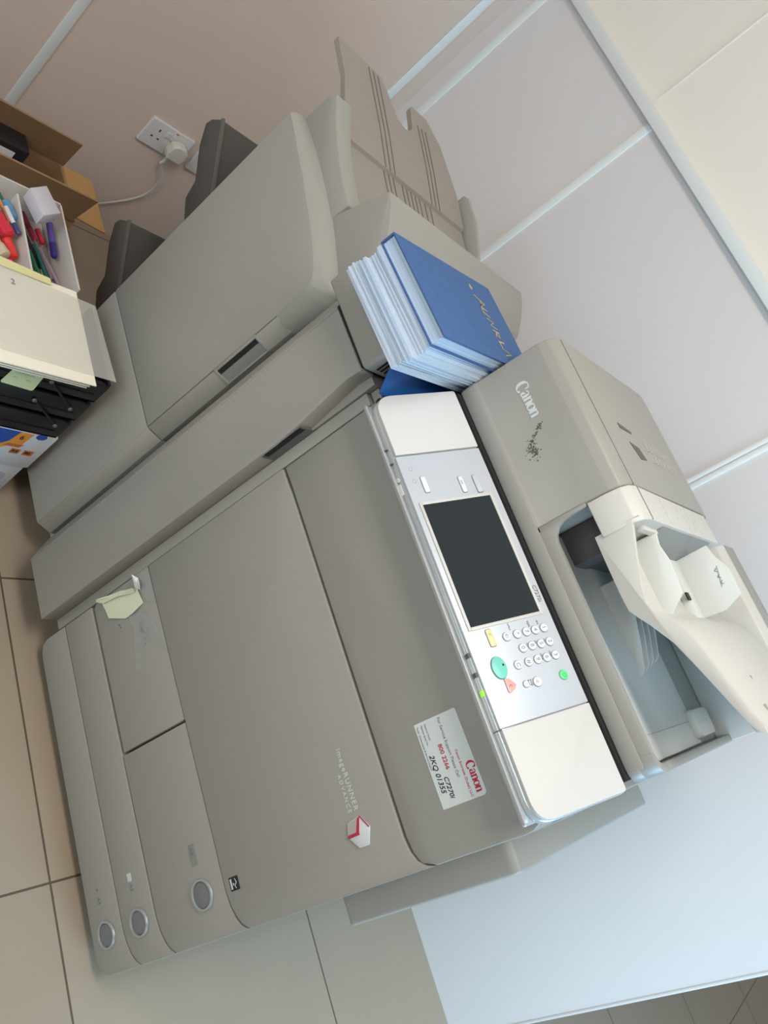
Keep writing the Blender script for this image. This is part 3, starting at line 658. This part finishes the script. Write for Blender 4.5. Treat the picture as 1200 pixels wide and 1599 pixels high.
link('gold_lettering', b, GOLD, dy_)
# blue folder lying on the deck beneath
b = bmesh.new(); bm_prism(b, frame((-.0345, 0, .998), (.0375, 0, -.049), (0, 1, 0)), rr(rect(0, -.012, .0585, .34), .003), -.0012, .0012, .0004)
fo = link('folder', b, mat('blue_folder', sr(34, 92, 160), .35, var=.1), origin=(-.02, .1, .943)); fo['label'] = 'thin blue folder leaning in the gap below the paper pile'; fo['category'] = 'folder'

# ================================================================= LEFT CORNER: socket, plug, cable
def socket(y0, z0, label):
    s_ = thing('wall_socket', label, 'socket', (XL, y0 + .073, z0))
    W = frame((XL, y0, z0), (0, 1, 0), (0, 0, 1))
    PL = mat('socket_white', sr(216, 211, 210), .35)
    prism('face_plate', W, rr(rect(0, 0, .146, .086), .004), 0, .010, PL, s_, .002, 3)
    return s_, W, PL
so, W, PL = socket(.350, .345, 'white double wall socket with a plug in its right half')
for c in (.038, .108):
    b = bmesh.new(); bm_prism(b, W, rect(c - .002, .055, c + .002, .064), .0098, .0104); bm_prism(b, W, rect(c - .014, .032, c - .007, .036), .0098, .0104); bm_prism(b, W, rect(c + .007, .032, c + .014, .036), .0098, .0104); link('socket_hole', b, PRINTK, so)
for c in (.064, .082):
    b = bmesh.new(); bm_prism(b, W, rr(rect(c - .006, .052, c + .006, .07), .002), .01, .0135, .0008); link('rocker_switch', b, WHITE, so)
b = bmesh.new(); bm_prism(b, W, rr(rect(.082, .077, .09, .080), .001), .0098, .0108); link('neon_mark', b, PRINTR, so)
so2, W2, _ = socket(.523, .345, 'white wall socket half hidden behind the finisher output tray')
pg = thing('power_plug', 'white moulded power plug in the double wall socket', 'plug', (XL, .47, .37))
pp_ = [(.084, .012), (.132, .012), (.137, .03), (.134, .054), (.12, .066), (.1, .066), (.083, .054), (.079, .03)]
b = bmesh.new(); bm_prism(b, W, rr(pp_, .006, 3), .0105, .042, .005, 3); link('plug_body', b, mat('plug_white', sr(206, 203, 190), .4), pg)
b = bmesh.new(); bm_tube(b, [(XL + .02, .452, .357), (XL + .022, .45, .34), (XL + .022, .446, .325)], [.006, .005, .004]); link('strain_relief', b, WHITE, pg)
def catmull(P, n=8):
    P = [Vector(p) for p in P]; Q = [P[0]] + P + [P[-1]]; out = []
    for i in range(1, len(Q) - 2):
        for k in range(n):
            t = k / n; a, b_, c_, d = Q[i - 1], Q[i], Q[i + 1], Q[i + 2]
            out.append(.5 * ((2 * b_) + (c_ - a) * t + (2 * a - 5 * b_ + 4 * c_ - d) * t * t + (3 * b_ - a - 3 * c_ + d) * t ** 3))
    return out + [P[-1]]
b = bmesh.new(); bm_tube(b, catmull([(XL + .022, .446, .325), (XL + .02, .470, .300), (XL + .016, .488, .258), (XL + .014, .487, .213), (XL + .014, .468, .175), (XL + .014, .435, .139), (XL + .016, .39, .10), (XL + .02, .34, .05), (XL + .03, .30, .006), (XL + .05, .22, .005)]), .0035, 8)
o = link('power_cable', b, mat('cable_white', sr(196, 190, 184), .5), origin=(XL, .4, .2)); o['label'] = 'pale cable hanging from the plug down the left wall'; o['category'] = 'cable'

# ================================================================= CARDBOARD BOX
CB = mat('brown_cardboard', sr(150, 118, 84), .8, var=.06, scale=30)
cb = thing('cardboard_box', 'open brown cardboard box with raised flaps against the left wall', 'box', (-1.13, -.05, 0))
b = bmesh.new()
T = .005
bm_box(b, -1.235, -.25, 0, -1.235 + T, .15, .25); bm_box(b, -1.035 - T, -.25, 0, -1.035, .15, .25); bm_box(b, -1.23, .15 - T, 0, -1.04, .15, .25); bm_box(b, -1.23, -.25, 0, -1.04, -.25 + T, .25); bm_box(b, -1.23, -.245, 0, -1.04, .145, T)
link('box_body', b, CB, cb)
def flap(name, q, th, mt=CB):
    b = bmesh.new(); a = [Vector(p) for p in q]; n = (a[1] - a[0]).cross(a[3] - a[0]).normalized() * th
    lo = [b.verts.new(p) for p in a]; hi = [b.verts.new(p + n) for p in a]
    b.faces.new(lo); b.faces.new(hi[::-1])
    for i in range(4): b.faces.new((lo[i], hi[i], hi[(i + 1) % 4], lo[(i + 1) % 4]))
    return link(name, b, mt, cb)
flap('box_flap', [(-1.235, -.25, .25), (-1.235, .155, .25), (-1.205, .142, .35), (-1.205, -.25, .35)], .005)
flap('box_flap', [(-1.035, -.25, .25), (-1.035, .14, .25), (-1.01, .143, .352), (-1.005, -.25, .352)], .005)
flap('box_flap', [(-1.225, .15, .25), (-1.045, .15, .25), (-1.075, .262, .222), (-1.27, .262, .222)], .004, mat('lit_cardboard', sr(190, 146, 92), .75, var=.05, scale=30))  # lighter tan: the light falling on this flap is put into its colour
bn = thing('ring_binder', 'black binder standing inside the cardboard box', 'binder', (-1.19, -.1, .01))
box('binder_cover', -1.222, -.2, .008, -1.155, .03, .285, mat('black_binder', sr(34, 32, 34), .5), bn, .002)
box('spine_label', -1.154, -.12, .1, -1.152, .0, .27, PAPER, bn)

# ================================================================= PAPER CARTON, LETTER TRAYS, PAPERS, PENS
CW = mat('carton_white', sr(214, 219, 228), .6); CBL = mat('carton_blue', sr(36, 78, 168), .5); COR = mat('carton_orange', sr(228, 152, 58), .5); COD = mat('carton_dark_orange', sr(190, 110, 44), .5)
XC = -.352
ca = thing('paper_carton', 'white and blue copy paper carton with orange band under the black trays', 'box', (XC - .2, -.18, 0))
box('carton_body', XC - .44, -.328, 0, XC - .004, -.025, .19, CW, ca, .003)
lid = box('carton_lid', XC - .446, -.332, .122, XC, -.021, .243, CW, ca, .004)
CF = frame((XC, 0, 0), (0, 1, 0), (0, 0, 1))
b = bmesh.new(); bm_prism(b, CF, [(-.15, .155), (-.107, .205), (-.1, .24), (-.33, .24), (-.33, .155)], 0, .0006); link('blue_print', b, CBL, lid)
b = bmesh.new(); bm_prism(b, CF, [(-.158, .145), (-.138, .145), (-.095, .2), (-.078, .2), (-.073, .24), (-.1, .24), (-.107, .205), (-.15, .155)], .0001, .0009); link('orange_band', b, COR, lid)
b = bmesh.new(); bm_prism(b, CF, [(-.11, .19), (-.105, .2), (-.073, .2), (-.078, .19)], .0001, .001); bm_prism(b, CF, rect(-.088, .168, -.069, .184), .0001, .0009); bm_prism(b, CF, rect(-.061, .168, -.041, .184), .0001, .0009); link('orange_square', b, COD, lid)
b = bmesh.new(); bm_prism(b, CF, disc_pts(-.055, .236, .011, .009), 0, .0007); link('blue_roundel', b, CBL, lid)
text('carton_print', [('A4', CF, -.0865, .173, .012, {'t': .001, 'bold': .0003}), ('80', CF, -.0585, .173, .012, {'t': .001, 'bold': .0003}), ('6', CF, -.094, .218, .018, {'t': .001, 'bold': .0003})], PRINTK, lid)
b = bmesh.new(); bm_prism(b, frame((XC - .004, -.082, .0), (0, 1, 0), (0, 0, 1)), rr(rect(-.09, .055, .035, .092), .012), .0, .0009); link('hand_hole', b, mat('hole_grey', sr(168, 176, 190), .7), ca)
# letter trays
BK = mat('black_plastic', sr(26, 26, 29), .38, var=.05)
lt = thing('letter_tray_stack', 'three-tier black plastic letter tray stack on the paper carton', 'letter tray', (XC - .1, -.17, .245))
for k in range(3):
    zt = .2445 + k * .0665
    b = bmesh.new()
    bm_box(b, XC - .19, -.34, zt, XC + .001, -.03, zt + .005, .001)
    bm_prism(b, CF, [(-.34, zt), (-.03, zt), (-.03, zt + .052), (-.05, zt + .058), (-.32, zt + .058), (-.34, zt + .052)], -.005, .001, .001)
    bm_box(b, XC - .19, -.036, zt, XC, -.03, zt + .058, .001); bm_box(b, XC - .19, -.34, zt, XC, -.335, zt + .058, .001)
    bm_prism(b, CF, rect(-.325, zt + .02, -.045, zt + .023), .001, .0025)
    link('tray_tier', b, BK, lt)
PIN = mat('steel_pin', sr(150, 150, 156), .3, metal=.8)
for (ya, za, yb, zb_) in ((-.139, .409, -.064, .348), (-.137, .348, -.060, .289)):
    b = bmesh.new(); bm_tube(b, [(XC + .004, ya, za), (XC + .004, yb, zb_)], .0024, 8); rd = link('support_rod', b, BK, lt)
    for (y_, z_) in ((ya, za), (yb, zb_)):
        b = bmesh.new(); bm_prism(b, CF, disc_pts(y_, z_, .0045), .004, .008, .001); link('rod_pin', b, PIN, rd)
b = bmesh.new(); bm_prism(b, CF, rr([(-.215, .371), (-.152, .368), (-.156, .416), (-.212, .418)], .005), .0025, .0035); tag_ = link('tray_label', b, mat('yellow_label', sr(214, 220, 168), .7), lt)
b = bmesh.new()
for zz, x0, n in ((.405, -.205, 9), (.392, -.203, 3), (.391, -.178, 3)):
    stroke(b, CF, [(x0 + .0045 * i, zz + (.0028 if i % 2 else 0)) for i in range(n)], [.0009] * n, .0035, .0039)
link('label_handwriting', b, INKP, tag_)
# papers in a clear sleeve on the top tray
pz = .4375
PW = mat('cream_paper', sr(246, 238, 218), .7, var=.02, scale=6)
pa = thing('paper_stack', 'stack of cream paper sheets with a handwritten 2 on the letter trays', 'paper', (XC - .08, -.2, pz))
b = bmesh.new()
for k in range(7):
    e = random.uniform(-.004, .004); f_ = random.uniform(-.005, .003)
    bm_prism(b, TOP, [(XC - .19, -.34), (XC - .19, -.082 + f_), (XC + .022 + e + .0015 * k, -.092 + f_ + .001 * k), (XC + .028 + e + .0015 * k, -.34)], pz + .0032 * k, pz + .0032 * k + .0022)
link('paper_sheet', b, PW, pa)
text('handwritten_number', [('2', frame((XC - .146, -.2205, pz + .0225), (0, 1, 0), (-1, 0, 0)), 0, 0, .017, {'t': .0022})], PRINTG, pa)
b = bmesh.new(); bm_prism(b, TOP, rr([(XC - .19, -.34), (XC - .168, -.045), (XC + .012, -.04), (XC + .012, -.34)], .002), pz + .0235, pz + .0241)
sl = link('plastic_sleeve', b, mat('clear_sleeve', sr(232, 230, 222), .3, alpha=.28), origin=(XC, -.1, pz)); sl['label'] = 'clear plastic sleeve lying over the cream paper stack'; sl['category'] = 'plastic sleeve'
b = bmesh.new(); bm_prism(b, TOP, [(-.558, -.30), (-.545, -.138), (-.530, -.138), (-.535, -.30)], pz + .0245, pz + .027)
sn = link('sticky_note', b, mat('sticky_yellow', sr(226, 218, 160), .75), origin=(-.54, -.2, pz + .02)); sn['label'] = 'yellow sticky strip along the far edge of the paper stack'; sn['category'] = 'sticky note'
# pen organiser
OW = mat('organiser_board', sr(208, 200, 192), .6)
zo0, zo1 = .2445, .462
og = thing('pen_organizer', 'white two-compartment desk organizer holding pens and markers', 'desk organizer', (-.66, -.17, zo0))
b = bmesh.new()
bm_box(b, -.7735, -.3185, zo0, -.5495, -.0745, .395)
link('organizer_floor', b, OW, og)
def wallp(name, x0, x1, y0, y1, z1a, z1b, mt=OW):
    b = bmesh.new(); d = .002
    q = [(x0, y0, zo0), (x1, y1, zo0), (x1, y1, z1b), (x0, y0, z1a)]
    dirv = Vector((x1 - x0, y1 - y0, 0)).normalized(); n = Vector((-dirv.y, dirv.x, 0)) * d
    lo = [b.verts.new(Vector(p) + n) for p in q]; hi = [b.verts.new(Vector(p) - n) for p in q]
    b.faces.new(lo); b.faces.new(hi[::-1])
    for i in range(4): b.faces.new((lo[i], hi[i], hi[(i + 1) % 4], lo[(i + 1) % 4]))
    return link(name, b, mt, og)
wallp('side_wall', -.548, -.772, -.075, -.071, zo1, zo1); wallp('divider', -.548, -.745, -.172, -.168, zo1, zo1)
wallp('back_wall', -.775, -.775, -.32, -.071, zo1, zo1); wallp('front_wall', -.548, -.548, -.32, -.073, zo1 - .03, zo1 - .03)
wallp('side_wall', -.548, -.775, -.32, -.32, zo1, zo1)
# pens
def pen(label, col, a, b_, r, cat='marker', cap=None, grp='pens in the organizer'):
    A = Vector(a); B = Vector(b_); o = thing('marker_pen' if cat == 'marker' else 'pen', label, cat, tuple(A), grp)
    m1 = mat('pen_' + label.split()[0] + '_' + label.split()[1], sr(*col), .35)
    k = bmesh.new(); D = B - A
    bm_tube(k, [A, A + D * .02, A + D * .6, A + D * .62], [r * .8, r, r, r * .9], 12); link('barrel', k, m1, o)
    m2 = mat('cap_' + label.split()[0] + '_' + label.split()[1], sr(*(cap or col)), .3)
    k = bmesh.new(); bm_tube(k, [A + D * .6, A + D * .62, A + D * .95, A + D * .99, B], [r * 1.0, r * 1.12, r * 1.05, r * .8, r * .3], 12); link('cap', k, m2, o)
    return o
pen('red fat marker lying over the left compartment of the organizer', (206, 40, 58), (-0.703, -0.221, 0.445), (-0.635, -0.193, 0.445), 0.0125, 'marker')
pen('scarlet marker pointing towards the paper stack', (226, 56, 50), (-0.6638, -0.1987, 0.437), (-0.5968, -0.1847, 0.433), 0.0095, 'marker')
pen('green pencil leaning in the left compartment above the blue cap', (30, 104, 56), (-0.7618, -0.2002, 0.444), (-0.6918, -0.1842, 0.452), 0.003, 'pen')
pen('blue capped highlighter in the far corner of the left compartment', (86, 140, 178), (-0.7246, -0.1869, 0.444), (-0.6836, -0.1789, 0.445), 0.0115, 'marker')
pen('white correction pen resting across the red markers', (212, 206, 200), (-0.6966, -0.1979, 0.459), (-0.6396, -0.1779, 0.455), 0.0045, 'pen', cap=(60, 62, 110))
pen('orange pencil beside the white correction pen', (206, 130, 70), (-0.7174, -0.2036, 0.452), (-0.6674, -0.1896, 0.452), 0.003, 'pen')
pen('lime highlighter low in the left compartment', (110, 178, 70), (-0.6868, -0.2202, 0.417), (-0.6418, -0.2082, 0.417), 0.009, 'marker')
pen('pink highlighter near the front of the left compartment', (226, 100, 160), (-0.638, -0.197, 0.42), (-0.585, -0.184, 0.424), 0.006, 'marker')
pen('cream glue stick at the front of the left compartment', (196, 184, 156), (-0.6396, -0.2339, 0.434), (-0.5856, -0.2039, 0.438), 0.012, 'marker')
pen('purple marker lying along the outer wall of the right compartment', (84, 72, 150), (-0.7424, -0.0831, 0.43), (-0.6484, -0.0891, 0.43), 0.0065, 'marker', cap=(44, 38, 110))
pen('teal pen lying in the middle of the right compartment', (20, 96, 84), (-0.6834, -0.1171, 0.414), (-0.6054, -0.1021, 0.41), 0.0035, 'pen')
pen('green biro next to the teal pen', (30, 110, 76), (-0.6726, -0.1234, 0.404), (-0.5996, -0.1104, 0.404), 0.0035, 'pen')
pen('grey mechanical pencil lying the length of the right compartment', (112, 104, 112), (-0.7428, -0.1237, 0.412), (-0.6068, -0.0897, 0.41), 0.0035, 'pen')
pen('mauve pencil at the front of the right compartment', (146, 126, 136), (-0.6766, -0.1054, 0.413), (-0.5886, -0.0774, 0.413), 0.0035, 'pen')
pen('lilac pencil nearest the outer wall', (158, 138, 150), (-0.6778, -0.0897, 0.404), (-0.5828, -0.0797, 0.404), 0.003, 'pen')
pen('dark slate pen deep in the right compartment', (44, 44, 52), (-0.75, -0.133, 0.402), (-0.635, -0.104, 0.402), 0.004, 'pen')
pen('black pen lying against the divider', (30, 32, 36), (-0.72, -0.155, 0.402), (-0.6, -0.133, 0.402), 0.0055, 'pen')
pen('crimson pen at the far end of the right compartment', (150, 30, 60), (-0.7636, -0.1284, 0.412), (-0.6956, -0.1104, 0.412), 0.0055, 'pen')
pen('small red pen cap beside the purple marker', (196, 40, 56), (-0.7328, -0.1007, 0.411), (-0.6978, -0.0937, 0.411), 0.005, 'pen')
wb = thing('staple_box', 'small white cardboard box lying on the rim above the pens', 'box', (-.72, -.13, .463))
b = bmesh.new(); bm_prism(b, TOP, [(-.741, -.159), (-.771, -.119), (-.708, -.101), (-.679, -.142)], .463, .490, .0008); link('box_body', b, mat('lilac_white_card', sr(200, 194, 200), .6), wb)
